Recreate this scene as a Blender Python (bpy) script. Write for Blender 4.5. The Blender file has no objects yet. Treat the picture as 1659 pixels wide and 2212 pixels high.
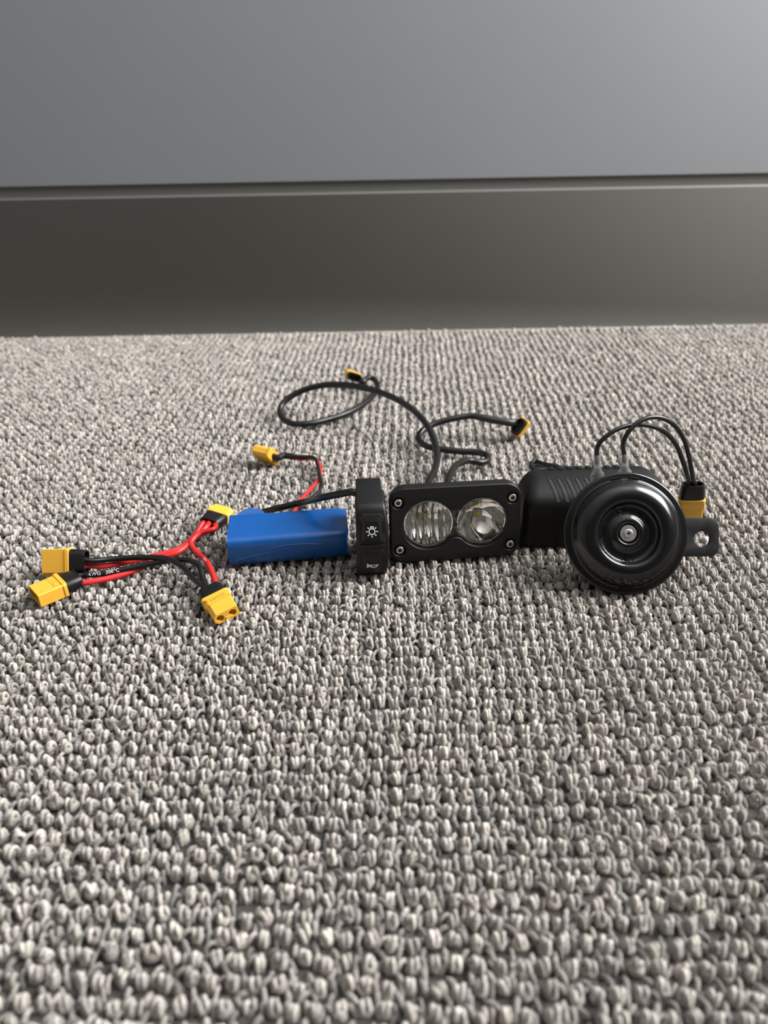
import bpy, bmesh, math, random
import numpy as np
from mathutils import Matrix, Vector

# ------------------------------------------------------------------ camera
FPX, CXP, CYP, EYE = 1600.0, 829.5, 1106.0, 0.240
PITCH = math.atan(859 / FPX)
ROLL = math.radians(1.05)
scene = bpy.context.scene
cam_data = bpy.data.cameras.new('camera')
cam = bpy.data.objects.new('camera', cam_data)
scene.collection.objects.link(cam)
cam.matrix_world = (Matrix.Translation((0, 0, EYE)) @ Matrix.Rotation(math.pi / 2 - PITCH, 4, 'X')
                    @ Matrix.Rotation(-ROLL, 4, 'Z'))
cam_data.sensor_fit = 'VERTICAL'
cam_data.sensor_height = 36.0
cam_data.lens = 36.0 * FPX / 2212.0
cam_data.clip_start = 0.01
cam_data.clip_end = 50
cam_data.dof.use_dof = True
cam_data.dof.focus_distance = 0.425
cam_data.dof.aperture_fstop = 7.6
scene.camera = cam

# ------------------------------------------------------------------ light
world = bpy.data.worlds.new('room_light')
scene.world = world
world.use_nodes = True
bg = world.node_tree.nodes['Background']
bg.inputs[0].default_value = (0.93, 0.97, 1.0, 1)
bg.inputs[1].default_value = 0.02


def area(name, loc, target, sx, sy, power, col):
    d = bpy.data.lights.new(name, 'AREA')
    d.shape = 'RECTANGLE'
    d.size, d.size_y = sx, sy
    d.energy = power
    d.color = col
    o = bpy.data.objects.new(name, d)
    scene.collection.objects.link(o)
    v = Vector(target) - Vector(loc)
    o.location = loc
    o.rotation_euler = v.to_track_quat('-Z', 'Y').to_euler()
    return o


area('window_daylight', (1.165, 0.47, 1.34), (-1.0, 0.47, 1.34), 0.82, 1.56, 104, (1.0, 0.99, 0.985))

scene.view_settings.view_transform = 'Standard'
scene.view_settings.look = 'None'
scene.view_settings.gamma = 1.0
scene.view_settings.exposure = 0.0
scene.view_settings.use_curve_mapping = False
scene.cycles.max_bounces = 8
scene.cycles.diffuse_bounces = 3
scene.cycles.glossy_bounces = 4
scene.cycles.caustics_reflective = False
scene.cycles.caustics_refractive = False

C = scene.collection
MM = 0.001
PI = math.pi
rnd = random.Random(7)


# ------------------------------------------------------------------ measuring helpers (mm)
def _ray(px, py):
    u, v = (px - CXP) / FPX, (py - CYP) / FPX
    c, s = math.cos(ROLL), math.sin(ROLL)
    u, v = u * c - v * s, u * s + v * c
    return (u, math.cos(PITCH) - v * math.sin(PITCH), -(math.sin(PITCH) + v * math.cos(PITCH)))


def at(px, py, z=0.0):
    """world point in mm at height z seen at that place in the photograph"""
    d = _ray(px, py)
    t = (z - EYE * 1000) / d[2]
    return Vector((d[0] * t, d[1] * t, z))


def atY(px, py, Y):
    d = _ray(px, py)
    t = Y / d[1]
    return Vector((d[0] * t, Y, EYE * 1000 + d[2] * t))


# ------------------------------------------------------------------ materials
def mat(name, col, rough=0.5, metal=0.0, spec=0.5, coat=0.0, bump=None, vary=None, sheen=0.0, trans=0.0, sss=0.0):
    m = bpy.data.materials.new(name)
    m.use_nodes = True
    nt = m.node_tree
    b = nt.nodes['Principled BSDF']
    b.inputs['Base Color'].default_value = (*col, 1)
    b.inputs['Roughness'].default_value = rough
    b.inputs['Metallic'].default_value = metal
    b.inputs['Specular IOR Level'].default_value = spec
    b.inputs['Coat Weight'].default_value = coat
    b.inputs['Coat Roughness'].default_value = 0.15
    b.inputs['Sheen Weight'].default_value = sheen
    b.inputs['Transmission Weight'].default_value = trans
    tc = nt.nodes.new('ShaderNodeTexCoord')
    if vary:                                   # (scale, amount)
        n = nt.nodes.new('ShaderNodeTexNoise')
        n.inputs['Scale'].default_value = vary[0]
        n.inputs['Detail'].default_value = 4
        nt.links.new(tc.outputs['Object'], n.inputs['Vector'])
        r = nt.nodes.new('ShaderNodeMapRange')
        r.inputs['To Min'].default_value = 1 - vary[1]
        r.inputs['To Max'].default_value = 1 + vary[1]
        nt.links.new(n.outputs['Fac'], r.inputs['Value'])
        mx = nt.nodes.new('ShaderNodeVectorMath')
        mx.operation = 'SCALE'
        mx.inputs[0].default_value = col
        nt.links.new(r.outputs[0], mx.inputs['Scale'])
        nt.links.new(mx.outputs[0], b.inputs['Base Color'])
    if bump:                                   # (scale, strength, distance)
        n = nt.nodes.new('ShaderNodeTexNoise')
        n.inputs['Scale'].default_value = bump[0]
        n.inputs['Detail'].default_value = 3
        nt.links.new(tc.outputs['Object'], n.inputs['Vector'])
        bp = nt.nodes.new('ShaderNodeBump')
        bp.inputs['Strength'].default_value = bump[1]
        bp.inputs['Distance'].default_value = bump[2]
        nt.links.new(n.outputs['Fac'], bp.inputs['Height'])
        nt.links.new(bp.outputs[0], b.inputs['Normal'])
    return m


def thin_clear(name, tint, rough, milky, ior=1.45):
    """thin clear sheet: transparent with fresnel gloss, and a little milky scatter"""
    m = bpy.data.materials.new(name)
    m.use_nodes = True
    nt = m.node_tree
    nt.nodes.clear()
    out = nt.nodes.new('ShaderNodeOutputMaterial')
    tr = nt.nodes.new('ShaderNodeBsdfTransparent')
    tr.inputs[0].default_value = (*tint, 1)
    gl = nt.nodes.new('ShaderNodeBsdfGlossy')
    gl.inputs['Roughness'].default_value = rough
    gl.inputs[0].default_value = (1, 1, 1, 1)
    lw = nt.nodes.new('ShaderNodeLayerWeight')
    lw.inputs[0].default_value = 0.5
    pw = nt.nodes.new('ShaderNodeMath')
    pw.operation = 'POWER'
    pw.inputs[1].default_value = 4.0
    nt.links.new(lw.outputs['Facing'], pw.inputs[0])
    fr = nt.nodes.new('ShaderNodeMapRange')
    fr.inputs['To Min'].default_value = ((ior - 1) / (ior + 1)) ** 2
    fr.inputs['To Max'].default_value = 0.9
    nt.links.new(pw.outputs[0], fr.inputs['Value'])
    df = nt.nodes.new('ShaderNodeBsdfDiffuse')
    df.inputs[0].default_value = (0.85, 0.86, 0.86, 1)
    mk = nt.nodes.new('ShaderNodeMixShader')
    mk.inputs[0].default_value = milky
    nt.links.new(tr.outputs[0], mk.inputs[1])
    nt.links.new(df.outputs[0], mk.inputs[2])
    mx = nt.nodes.new('ShaderNodeMixShader')
    nt.links.new(fr.outputs[0], mx.inputs[0])
    nt.links.new(mk.outputs[0], mx.inputs[1])
    nt.links.new(gl.outputs[0], mx.inputs[2])
    nt.links.new(mx.outputs[0], out.inputs[0])
    return m


M = {}
M['wall'] = mat('grey_wall_paint', (0.186, 0.195, 0.207), 0.5, bump=(900, 0.05, 0.0003), vary=(6, 0.03))
M['skirting'] = mat('grey_satin_paint', (0.158, 0.156, 0.145), 0.42, spec=.28, bump=(500, 0.04, 0.0003), vary=(5, 0.04))
M['backing'] = mat('carpet_backing', (0.055, 0.048, 0.043), 0.95, bump=(700, 0.5, 0.001), vary=(120, 0.3))  # darkened to deepen the shade in the gaps between loops
M['yellow'] = mat('yellow_nylon', (0.81, 0.435, 0.045), 0.42, bump=(2500, 0.06, 0.0002))
M['yellow_far'] = M['yellow']
M['boot'] = mat('black_boot_rubber', (0.0055, 0.0055, 0.0058), 0.42, spec=.4, bump=(1500, 0.08, 0.0002))
M['black_wire'] = mat('black_silicone_wire', (0.006, 0.006, 0.0063), 0.34, spec=.45)
M['red_wire'] = mat('red_silicone_wire', (0.62, 0.022, 0.022), 0.38)
M['sleeve'] = mat('grey_black_heat_shrink', (0.022, 0.022, 0.023), 0.4)
M['blue'] = mat('blue_shrink_film', (0.0006, 0.072, 0.285), 0.36, coat=0.15, bump=(90, 0.10, 0.002), vary=(40, 0.08))
M['blue_edge'] = mat('blue_film_fold', (0.02, 0.13, 0.48), 0.3, coat=0.3)
M['black_plastic'] = mat('black_abs_plastic', (0.0065, 0.0065, 0.0066), 0.40, spec=.34, bump=(3000, 0.10, 0.0002))
M['black_button'] = mat('black_button_plastic', (0.0065, 0.0065, 0.0066), 0.33, spec=.38, bump=(3000, 0.05, 0.0002))
M['black_gap'] = mat('black_frame_and_gap_shade', (0.004, 0.004, 0.004), 0.7)  # matt black for the frame, and for shade in gaps and recesses
M['black_metal'] = mat('black_anodised_metal', (0.0062, 0.0062, 0.0063), 0.42, spec=.34, bump=(4000, 0.06, 0.0002))
M['black_box'] = mat('black_textured_plastic', (0.0050, 0.0050, 0.0048), 0.5, spec=.25, bump=(2200, 0.25, 0.0003))
M['gloss_black'] = mat('black_gloss_enamel', (0.0045, 0.0045, 0.0048), 0.19, coat=0.0, bump=(250, 0.03, 0.0006))
M['satin_black'] = mat('black_satin_enamel', (0.009, 0.0095, 0.010), 0.42, spec=.4)
M['steel'] = mat('brushed_steel', (0.62, 0.58, 0.53), 0.33, metal=1.0)
M['steel_dark'] = mat('dark_steel', (0.10, 0.09, 0.08), 0.5, metal=1.0)
M['zinc'] = mat('zinc_plated_steel', (0.72, 0.71, 0.69), 0.34, metal=1.0)
M['mirror'] = mat('mirrored_reflector', (0.93, 0.92, 0.90), 0.035, metal=1.0)
M['gold'] = mat('gold_contact', (0.85, 0.58, 0.22), 0.25, metal=1.0)
M['print'] = mat('white_print', (0.78, 0.80, 0.82), 0.6)
M['led_pad'] = mat('white_led_ceramic', (0.72, 0.70, 0.62), 0.5)
M['phosphor'] = mat('yellow_led_phosphor', (0.80, 0.62, 0.06), 0.4)
M['glass'] = thin_clear('clear_lens_glass', (0.97, 0.97, 0.96), 0.01, 0.0)
M['clear_sleeve'] = thin_clear('clear_vinyl_sleeve', (0.90, 0.91, 0.92), 0.12, 0.16)


# ------------------------------------------------------------------ mesh helpers (all lengths in mm)
def link(o, parent=None):
    C.objects.link(o)
    if parent is not None:
        o.parent = parent
    return o


class MB:
    def __init__(self):
        self.v, self.f = [], []

    def add(self, verts, faces, mtx=None):
        k = len(self.v)
        for p in verts:
            p = Vector(p)
            self.v.append(tuple(mtx @ p if mtx else p))
        self.f += [[i + k for i in f] for f in faces]
        return self

    def build(self, name, m, parent=None, loc=None, rot=None, mtx=None, sharp=32, flip=False):
        me = bpy.data.meshes.new(name)
        me.from_pydata([(x * MM, y * MM, z * MM) for x, y, z in self.v], [], self.f)
        bm = bmesh.new()
        bm.from_mesh(me)
        bmesh.ops.remove_doubles(bm, verts=bm.verts, dist=1e-7)
        bmesh.ops.recalc_face_normals(bm, faces=bm.faces)
        bm.to_mesh(me)
        bm.free()
        me.polygons.foreach_set('use_smooth', [True] * len(me.polygons))
        me.set_sharp_from_angle(angle=math.radians(sharp))
        me.materials.append(m)
        o = bpy.data.objects.new(name, me)
        link(o, parent)
        if mtx is not None:
            o.matrix_basis = to_m(mtx)
        if loc is not None:
            o.location = Vector(loc) * MM
        if rot is not None:
            o.rotation_euler = rot
        return o


def to_m(mtx):
    r = mtx.copy()
    r.translation = r.translation * MM
    return r


def thing(name, label, cat, loc, rot=(0, 0, 0), group=None):
    o = bpy.data.objects.new(name, None)
    o.empty_display_size = 0.02
    C.objects.link(o)
    o.location = Vector(loc) * MM
    o.rotation_euler = rot
    o['label'], o['category'] = label, cat
    if group:
        o['group'] = group
    return o


def base_matrix(o):
    """a thing's own matrix in mm"""
    m = o.matrix_basis.copy()
    m.translation = m.translation / MM
    return m


def catmull(pts, n=10):
    P = [Vector(p) for p in pts]
    P = [P[0] * 2 - P[1]] + P + [P[-1] * 2 - P[-2]]
    out = []
    for i in range(1, len(P) - 2):
        p0, p1, p2, p3 = P[i - 1:i + 3]
        # centripetal parametrisation keeps bends smooth
        d = [max((b - a).length, 1e-4) ** 0.5 for a, b in ((p0, p1), (p1, p2), (p2, p3))]
        t0, t1 = 0, d[0]
        t2, t3 = t1 + d[1], t1 + d[1] + d[2]
        for k in range(n):
            t = t1 + (t2 - t1) * k / n
            a1 = p0 * ((t1 - t) / (t1 - t0)) + p1 * ((t - t0) / (t1 - t0))
            a2 = p1 * ((t2 - t) / (t2 - t1)) + p2 * ((t - t1) / (t2 - t1))
            a3 = p2 * ((t3 - t) / (t3 - t2)) + p3 * ((t - t2) / (t3 - t2))
            b1 = a1 * ((t2 - t) / (t2 - t0)) + a2 * ((t - t0) / (t2 - t0))
            b2 = a2 * ((t3 - t) / (t3 - t1)) + a3 * ((t - t1) / (t3 - t1))
            out.append(b1 * ((t2 - t) / (t2 - t1)) + b2 * ((t - t1) / (t2 - t1)))
    out.append(P[-2])
    return out


def frames(path):
    T = []
    for i in range(len(path)):
        a, b = path[max(i - 1, 0)], path[min(i + 1, len(path) - 1)]
        T.append((b - a).normalized())
    up = Vector((0, 0, 1)) if abs(T[0].z) < 0.9 else Vector((0, 1, 0))
    n = (up - T[0] * up.dot(T[0])).normalized()
    N = [n]
    for i in range(1, len(T)):
        n = N[-1] - T[i] * N[-1].dot(T[i])
        N.append(n.normalized())
    return T, N


def tube(mb, path, r, seg=12, caps=True):
    """r: number or list along the path"""
    T, N = frames(path)
    V, F = [], []
    for i, p in enumerate(path):
        b = T[i].cross(N[i])
        ri = r[i] if isinstance(r, (list, tuple)) else r
        for k in range(seg):
            a = 2 * PI * k / seg
            V.append(p + (N[i] * math.cos(a) + b * math.sin(a)) * ri)
    for i in range(len(path) - 1):
        for k in range(seg):
            k2 = (k + 1) % seg
            F.append([i * seg + k, i * seg + k2, (i + 1) * seg + k2, (i + 1) * seg + k])
    if caps:
        F.append(list(range(seg))[::-1])
        F.append([(len(path) - 1) * seg + k for k in range(seg)])
    mb.add(V, F)
    return mb


def lathe(mb, prof, seg=64, mtx=None, close=False):
    """prof: (r, z) list, axis local z"""
    V, F = [], []
    n = len(prof)
    for k in range(seg):
        a = 2 * PI * k / seg
        for r, z in prof:
            V.append((r * math.cos(a), r * math.sin(a), z))
    for k in range(seg):
        k2 = (k + 1) % seg
        for i in range(n - 1):
            F.append([k * n + i, k2 * n + i, k2 * n + i + 1, k * n + i + 1])
        if close:
            F.append([k * n + n - 1, k2 * n + n - 1, k2 * n, k * n])
    mb.add(V, F, mtx)
    return mb


def circle(cx, cy, r, n=28, r2=None, a0=0):
    return [(cx + r * math.cos(a0 + 2 * PI * i / n), cy + (r2 or r) * math.sin(a0 + 2 * PI * i / n)) for i in range(n)]


def rrect(x0, y0, x1, y1, r, n=6):
    """rounded rectangle; r a number or four radii (bl, br, tr, tl)"""
    rs = r if isinstance(r, (list, tuple)) else [r] * 4
    out = []
    for (cx, cy, a), q in zip(((x0, y0, PI), (x1, y0, 1.5 * PI), (x1, y1, 0), (x0, y1, .5 * PI)), rs):
        sx = 1 if cx == x0 else -1
        sy = 1 if cy == y0 else -1
        for i in range(n + 1):
            t = a + i / n * PI / 2
            out.append((cx + sx * q + q * math.cos(t), cy + sy * q + q * math.sin(t)))
    return out


def offset_poly(poly, d):
    """shrink a counter-clockwise outline by d"""
    n = len(poly)
    out = []
    for i in range(n):
        a, b, c = Vector(poly[i - 1]), Vector(poly[i]), Vector(poly[(i + 1) % n])
        e1, e2 = (b - a), (c - b)
        if e1.length < 1e-6:
            e1 = e2
        if e2.length < 1e-6:
            e2 = e1
        n1 = Vector((-e1.y, e1.x)).normalized()
        n2 = Vector((-e2.y, e2.x)).normalized()
        m = n1 + n2
        m = m / max(m.length_squared / 2, 0.35)
        out.append(tuple(b + m * d))
    return out


def area2(p):
    return sum(p[i - 1][0] * p[i][1] - p[i][0] * p[i - 1][1] for i in range(len(p)))


def ccw(p):
    return p if area2(p) > 0 else p[::-1]


def cap_fill(loops, z):
    bm = bmesh.new()
    es = []
    for lp in loops:
        vs = [bm.verts.new((x, y, z)) for x, y in lp]
        es += [bm.edges.new((vs[i], vs[(i + 1) % len(vs)])) for i in range(len(vs))]
    bmesh.ops.triangle_fill(bm, edges=es, use_beauty=True, use_dissolve=False)
    bm.verts.index_update()
    V = [tuple(v.co) for v in bm.verts]
    F = [[v.index for v in f.verts] for f in bm.faces]
    bm.free()
    return V, F


def plate(mb, outer, holes, z0, z1, ch=0.0, steps=3, hole_ch=0.0, mtx=None, back=True, front=True):
    """outline with holes extruded from z0 to z1, edges rounded by ch (both ends)"""
    outer = ccw(outer)
    holes = [ccw(h) for h in holes]

    def wall(loop, sgn, c):
        rows = []
        if c > 0:
            for i in range(steps + 1):
                a = i / steps * PI / 2
                rows.append((offset_poly(loop, sgn * c * (1 - math.sin(a))), z0 + c * (1 - math.cos(a))))
            for i in range(steps + 1):
                a = i / steps * PI / 2
                rows.append((offset_poly(loop, sgn * c * (1 - math.cos(a))), z1 - c * (1 - math.sin(a))))
        else:
            rows = [(loop, z0), (loop, z1)]
        n = len(loop)
        V = [(x, y, z) for lp, z in rows for x, y in lp]
        F = []
        for r in range(len(rows) - 1):
            for i in range(n):
                j = (i + 1) % n
                F.append([r * n + i, r * n + j, (r + 1) * n + j, (r + 1) * n + i])
        mb.add(V, F, mtx)
        return rows[0][0], rows[-1][0]

    lo, hi = [], []
    a, b = wall(outer, 1, ch)
    lo.append(a)
    hi.append(b)
    for h in holes:
        a, b = wall(h, -1, hole_ch)
        lo.append(a)
        hi.append(b)
    if back:
        mb.add(*cap_fill(lo, z0), mtx)
    if front:
        mb.add(*cap_fill(hi, z1), mtx)
    return mb


def loft(mb, rows, mtx=None, cap0=True, cap1=True):
    n = len(rows[0])
    V = [p for r in rows for p in r]
    F = []
    for r in range(len(rows) - 1):
        for i in range(n):
            j = (i + 1) % n
            F.append([r * n + i, r * n + j, (r + 1) * n + j, (r + 1) * n + i])
    if cap0:
        F.append(list(range(n))[::-1])
    if cap1:
        F.append([(len(rows) - 1) * n + i for i in range(n)])
    mb.add(V, F, mtx)
    return mb


def box(mb, x0, y0, z0, x1, y1, z1, mtx=None):
    V = [(x, y, z) for x in (x0, x1) for y in (y0, y1) for z in (z0, z1)]
    F = [[0, 1, 3, 2], [4, 6, 7, 5], [0, 4, 5, 1], [2, 3, 7, 6], [0, 2, 6, 4], [1, 5, 7, 3]]
    mb.add(V, F, mtx)
    return mb


def text_geo(s, size, depth=0.0, align='CENTER'):
    cu = bpy.data.curves.new('lettering', 'FONT')
    cu.body = s
    cu.size = size
    cu.extrude = depth
    cu.align_x = align
    cu.align_y = 'CENTER'
    cu.resolution_u = 3
    ob = bpy.data.objects.new('lettering', cu)
    me = bpy.data.meshes.new_from_object(ob)
    V = [tuple(v.co) for v in me.vertices]
    F = [list(p.vertices) for p in me.polygons]
    bpy.data.objects.remove(ob)
    bpy.data.curves.remove(cu)
    bpy.data.meshes.remove(me)
    return V, F


def axes(o, x, y, z):
    m = Matrix.Identity(4)
    for i, a in enumerate((x, y, z)):
        for r in range(3):
            m[r][i] = a[r]
    m.translation = o
    return m


# XZ-profile plates: outline given as (x, z) in front view, extruded along depth y
FRONT = Matrix(((1, 0, 0, 0), (0, 0, -1, 0), (0, 1, 0, 0), (0, 0, 0, 1)))      # (x, y, z) -> (x, -z, y)
SIDE = Matrix(((0, 0, 1, 0), (1, 0, 0, 0), (0, 1, 0, 0), (0, 0, 0, 1)))        # (x, y, z) -> (z, x, y)


# ------------------------------------------------------------------ setting
WALL_Y = 933.0


def structure(o):
    o['kind'] = 'structure'
    return o


mb = MB()
box(mb, -2260, -2660, -60, 1280, 960, -5.2)
floor = structure(mb.build('floor', M['backing']))
# upper wall face: a board with a rounded lower edge standing over the skirting
mb = MB()
prof = [(-1500, 174.5)]
plate(mb, [(0, 173.5), (22, 173.5), (22, 2450), (0, 2450)], [], -2200, 1200, mtx=Matrix.Translation((0, WALL_Y + 1.0, 0)) @ SIDE)
structure(mb.build('wall_back', M['wall']))
# skirting: eased top edge, a recessed strip behind the gap
mb = MB()
sk = [(22, 161.2), (3.0, 161.2), (1.6, 160.9), (0.6, 160.2), (0, 158.8), (0, -20), (22, -20)]
plate(mb, sk, [], -2200, 1200, mtx=Matrix.Translation((0, WALL_Y, 0)) @ SIDE)
structure(mb.build('baseboard_back', M['skirting']))
mb = MB()
box(mb, -2200, WALL_Y + 7, 160, 1200, WALL_Y + 24, 176)
structure(mb.build('trim_1', M['skirting']))


# the rest of the room, behind and beside the camera: plain painted walls, a white ceiling and the window the daylight comes through
M['room_wall'] = mat('warm_white_wall_paint', (0.40, 0.39, 0.37), 0.8)
M['ceiling'] = mat('white_ceiling_paint', (0.84, 0.84, 0.83), 0.85)
mb = MB()
box(mb, -2260, -2660, -40, -2200, 960, 2450)
structure(mb.build('wall_left', M['room_wall']))
mb = MB()
box(mb, -2200, -2660, -40, 1200, -2600, 2450)
M['far_wall'] = mat('grey_far_wall_paint', (0.14, 0.137, 0.13), 0.8)
structure(mb.build('wall_front', M['far_wall']))
mb = MB()
plate(mb, [(-2600, -40), (960, -40), (960, 2450), (-2600, 2450)], [rrect(40, 540, 900, 2140, 2, 1)], 1200, 1280, mtx=SIDE)
structure(mb.build('wall_right', M['room_wall']))
mb = MB()
box(mb, -2260, -2660, 2450, 1280, 1000, 2500)
structure(mb.build('ceiling', M['ceiling']))
mb = MB()
plate(mb, rrect(20, 520, 920, 2160, 3, 1), [rrect(58, 562, 882, 2118, 3, 1)], 1185, 1240, ch=2, steps=1, mtx=SIDE)
structure(mb.build('window_1', M['ceiling']))


# ------------------------------------------------------------------ carpet pile
def carpet():
    rng = np.random.default_rng(11)
    px, py = 7.15, 7.5
    RC, RS = math.cos(math.radians(2.4)), math.sin(math.radians(2.4))     # the rows run a little askew to the wall
    CV, CF3, CF4, COL, FIB = [], [], [], [], []
    base = 0

    def emit(cx, cy, top, half, hgt, r, yaw, col, nt, ns, sx, taper):
        """arched yarn strands; arrays over instances"""
        nonlocal base
        n = len(cx)
        t = np.linspace(0.02 * PI, 0.98 * PI, nt)[None, :, None]
        ph = (2 * PI * np.arange(ns) / ns)[None, None, :]
        A = lambda a: np.asarray(a)[:, None, None]
        rr = A(r) * (1 + taper * (np.sin(t) - 0.6))
        ly = A(half) * np.cos(t) + rr * np.cos(ph) * np.cos(t)
        lz = A(top - hgt) + A(hgt) * np.sin(t) ** 0.85 + rr * np.cos(ph) * np.sin(t) - rr * 0.5
        lx = A(sx) * (0.75 + 0.25 * np.sin(t)) + rr * np.sin(ph) + A(rng.normal(0, .25, n)) * np.cos(t)
        c, s = np.cos(A(yaw)), np.sin(A(yaw))
        X = A(cx) + lx * c - ly * s
        Y = A(cy) + lx * s + ly * c
        Z = lz + 0 * X
        V = np.stack([X, Y, Z], -1).reshape(-1, 3)
        i = np.arange(nt - 1)[:, None]
        k = np.arange(ns)[None, :]
        k2 = (k + 1) % ns
        q = np.stack([i * ns + k, i * ns + k2, (i + 1) * ns + k2, (i + 1) * ns + k], -1).reshape(-1, 4)
        F = (q[None] + (np.arange(n) * nt * ns)[:, None, None] + base).reshape(-1, 4)
        CV.append(V)
        CF4.append(F)
        COL.append(np.repeat(col, nt * ns, axis=0))
        tw = rng.uniform(0, 50, n)
        u = (ph / (2 * PI) * 5 + t * 1.6 + 0 * A(tw))
        u = np.broadcast_to(u, (n, nt, ns))
        v = np.broadcast_to(t * 0.9, (n, nt, ns))
        w = np.broadcast_to(A(tw), (n, nt, ns))
        FIB.append(np.stack([u, v, w], -1).reshape(-1, 3))
        base += len(V)

    def domes(cx, cy, top, wx, wy, h, yaw, col, nr, na):
        """rounded yarn tufts"""
        nonlocal base
        n = len(cx)
        A = lambda a: np.asarray(a)[:, None, None]
        e = (np.linspace(0.12, 1.40, nr) * PI / 2)[None, :, None]      # from near the pole to below the equator
        ph = (2 * PI * np.arange(na) / na)[None, None, :]
        lump = 1 + .07 * rng.normal(0, 1, (n, nr, na))
        lx = A(wx) * np.sin(e) * np.cos(ph) * lump
        ly = A(wy) * np.sin(e) * np.sin(ph) * lump
        lz = A(top - h * .6) + A(h * .6) * np.cos(e) * (1 + .03 * rng.normal(0, 1, (n, nr, na)))
        c, s = np.cos(A(yaw)), np.sin(A(yaw))
        V = np.stack([A(cx) + lx * c - ly * s, A(cy) + lx * s + ly * c, lz + 0 * lx], -1).reshape(-1, 3)
        i = np.arange(nr - 1)[:, None]
        k = np.arange(na)[None, :]
        k2 = (k + 1) % na
        q = np.stack([i * na + k, (i + 1) * na + k, (i + 1) * na + k2, i * na + k2], -1).reshape(-1, 4)
        cap = np.stack([np.zeros(na // 2 - 1, int), np.arange(1, na - 1, 2), np.arange(2, na, 2),
                        np.minimum(np.arange(3, na + 1, 2), na - 1)], -1)
        cap[-1, 3] = na - 1
        q = np.concatenate([q, cap]) if na % 2 == 0 else q
        CF4.append((q[None] + (np.arange(n) * nr * na)[:, None, None] + base).reshape(-1, 4))
        CV.append(V)
        COL.append(np.repeat(col, nr * na, axis=0))
        w = np.broadcast_to(A(rng.uniform(0, 50, n)), lx.shape)
        FIB.append(np.stack([lx * 1.25, ly * .38 + lz * .15, w], -1).reshape(-1, 3))
        base += len(V)

    def hairs(cx, cy, cz, col, length):
        nonlocal base
        n = len(cx)
        d = rng.normal(0, 1, (n, 3))
        d[:, 2] = np.abs(d[:, 2]) * 0.7
        d /= np.linalg.norm(d, axis=1)[:, None]
        L = rng.uniform(0.5, 1.0, n)[:, None] * length
        e = rng.normal(0, 1, (n, 3))
        w = np.cross(d, e)
        w /= np.linalg.norm(w, axis=1)[:, None]
        p = np.stack([cx, cy, cz], -1)
        b = w * 0.026
        mid = p + d * L * .5 + e * .28
        tip = p + d * L + e * .1 - np.array([0, 0, .4])
        V = np.stack([p - b, p + b, mid + b, mid - b, tip], 1).reshape(-1, 3)
        o = (np.arange(n) * 5 + base)[:, None]
        CF4.append(o + np.array([[0, 1, 2, 3]]))
        CF3.append(o + np.array([[3, 2, 4]]))
        CV.append(V)
        COL.append(np.repeat(col, 5, axis=0))
        FIB.append(np.repeat(rng.uniform(0, 50, (n, 3)), 5, axis=0))
        base += len(V)

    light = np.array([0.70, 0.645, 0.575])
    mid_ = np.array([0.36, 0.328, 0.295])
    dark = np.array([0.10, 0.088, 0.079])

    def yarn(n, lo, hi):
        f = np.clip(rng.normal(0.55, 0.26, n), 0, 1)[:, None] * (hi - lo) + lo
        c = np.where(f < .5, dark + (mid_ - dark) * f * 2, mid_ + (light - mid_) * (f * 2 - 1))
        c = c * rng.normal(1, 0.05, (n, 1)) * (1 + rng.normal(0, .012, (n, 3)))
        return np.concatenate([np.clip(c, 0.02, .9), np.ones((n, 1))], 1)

    def tufts(cx, cy, zone):
        cx, cy = np.asarray(cx), np.asarray(cy)
        n = len(cx)
        top = rng.normal(-0.1, .6, n)
        yaw = rng.normal(0, .16, n)
        nt, ns = {'near': (8, 6), 'mid': (7, 6), 'far': (5, 4)}[zone]
        tone = rng.normal(0, .12, n)
        wid = rng.normal(1, .12, n)
        col = yarn(n, 0.20, .74)  # greyer than the plies: shade below the tips put into the colour
        col[:, :3] *= (1 + tone)[:, None]
        nr, na = {'near': (6, 10), 'mid': (6, 10), 'far': (4, 8)}[zone]
        near = zone == 'near'
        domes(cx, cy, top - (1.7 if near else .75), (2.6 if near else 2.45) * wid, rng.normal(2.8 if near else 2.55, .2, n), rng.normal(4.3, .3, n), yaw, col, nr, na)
        for s in (-1, 1):   # plies that stand proud of the tuft, coloured paler as lit tips
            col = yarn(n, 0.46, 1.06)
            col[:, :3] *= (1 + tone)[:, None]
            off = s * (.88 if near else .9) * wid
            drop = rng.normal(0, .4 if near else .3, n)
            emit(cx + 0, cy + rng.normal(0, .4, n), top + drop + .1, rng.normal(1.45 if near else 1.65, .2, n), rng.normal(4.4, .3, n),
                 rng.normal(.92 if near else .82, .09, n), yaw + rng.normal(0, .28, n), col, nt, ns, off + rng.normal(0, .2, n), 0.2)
        # lower yarn between the loops, coloured darker to paint in the shade there
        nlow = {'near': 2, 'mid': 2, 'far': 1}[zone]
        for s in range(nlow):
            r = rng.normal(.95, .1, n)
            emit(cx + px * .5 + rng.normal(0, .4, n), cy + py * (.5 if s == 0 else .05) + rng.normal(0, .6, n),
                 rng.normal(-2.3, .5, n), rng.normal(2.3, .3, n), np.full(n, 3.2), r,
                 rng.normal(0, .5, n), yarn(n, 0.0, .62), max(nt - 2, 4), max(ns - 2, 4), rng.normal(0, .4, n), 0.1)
        nh = {'near': 26, 'mid': 38, 'far': 3}[zone]
        if nh:
            sel = np.repeat(np.arange(n), nh)
            m = len(sel)
            a = rng.uniform(0.1 * PI, .9 * PI, m)
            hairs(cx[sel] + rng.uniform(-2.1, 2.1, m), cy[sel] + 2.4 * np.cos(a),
                  top[sel] - 4.0 + 4.3 * np.sin(a) ** .85, yarn(m, .5, 1.0), 2.4)


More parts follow.
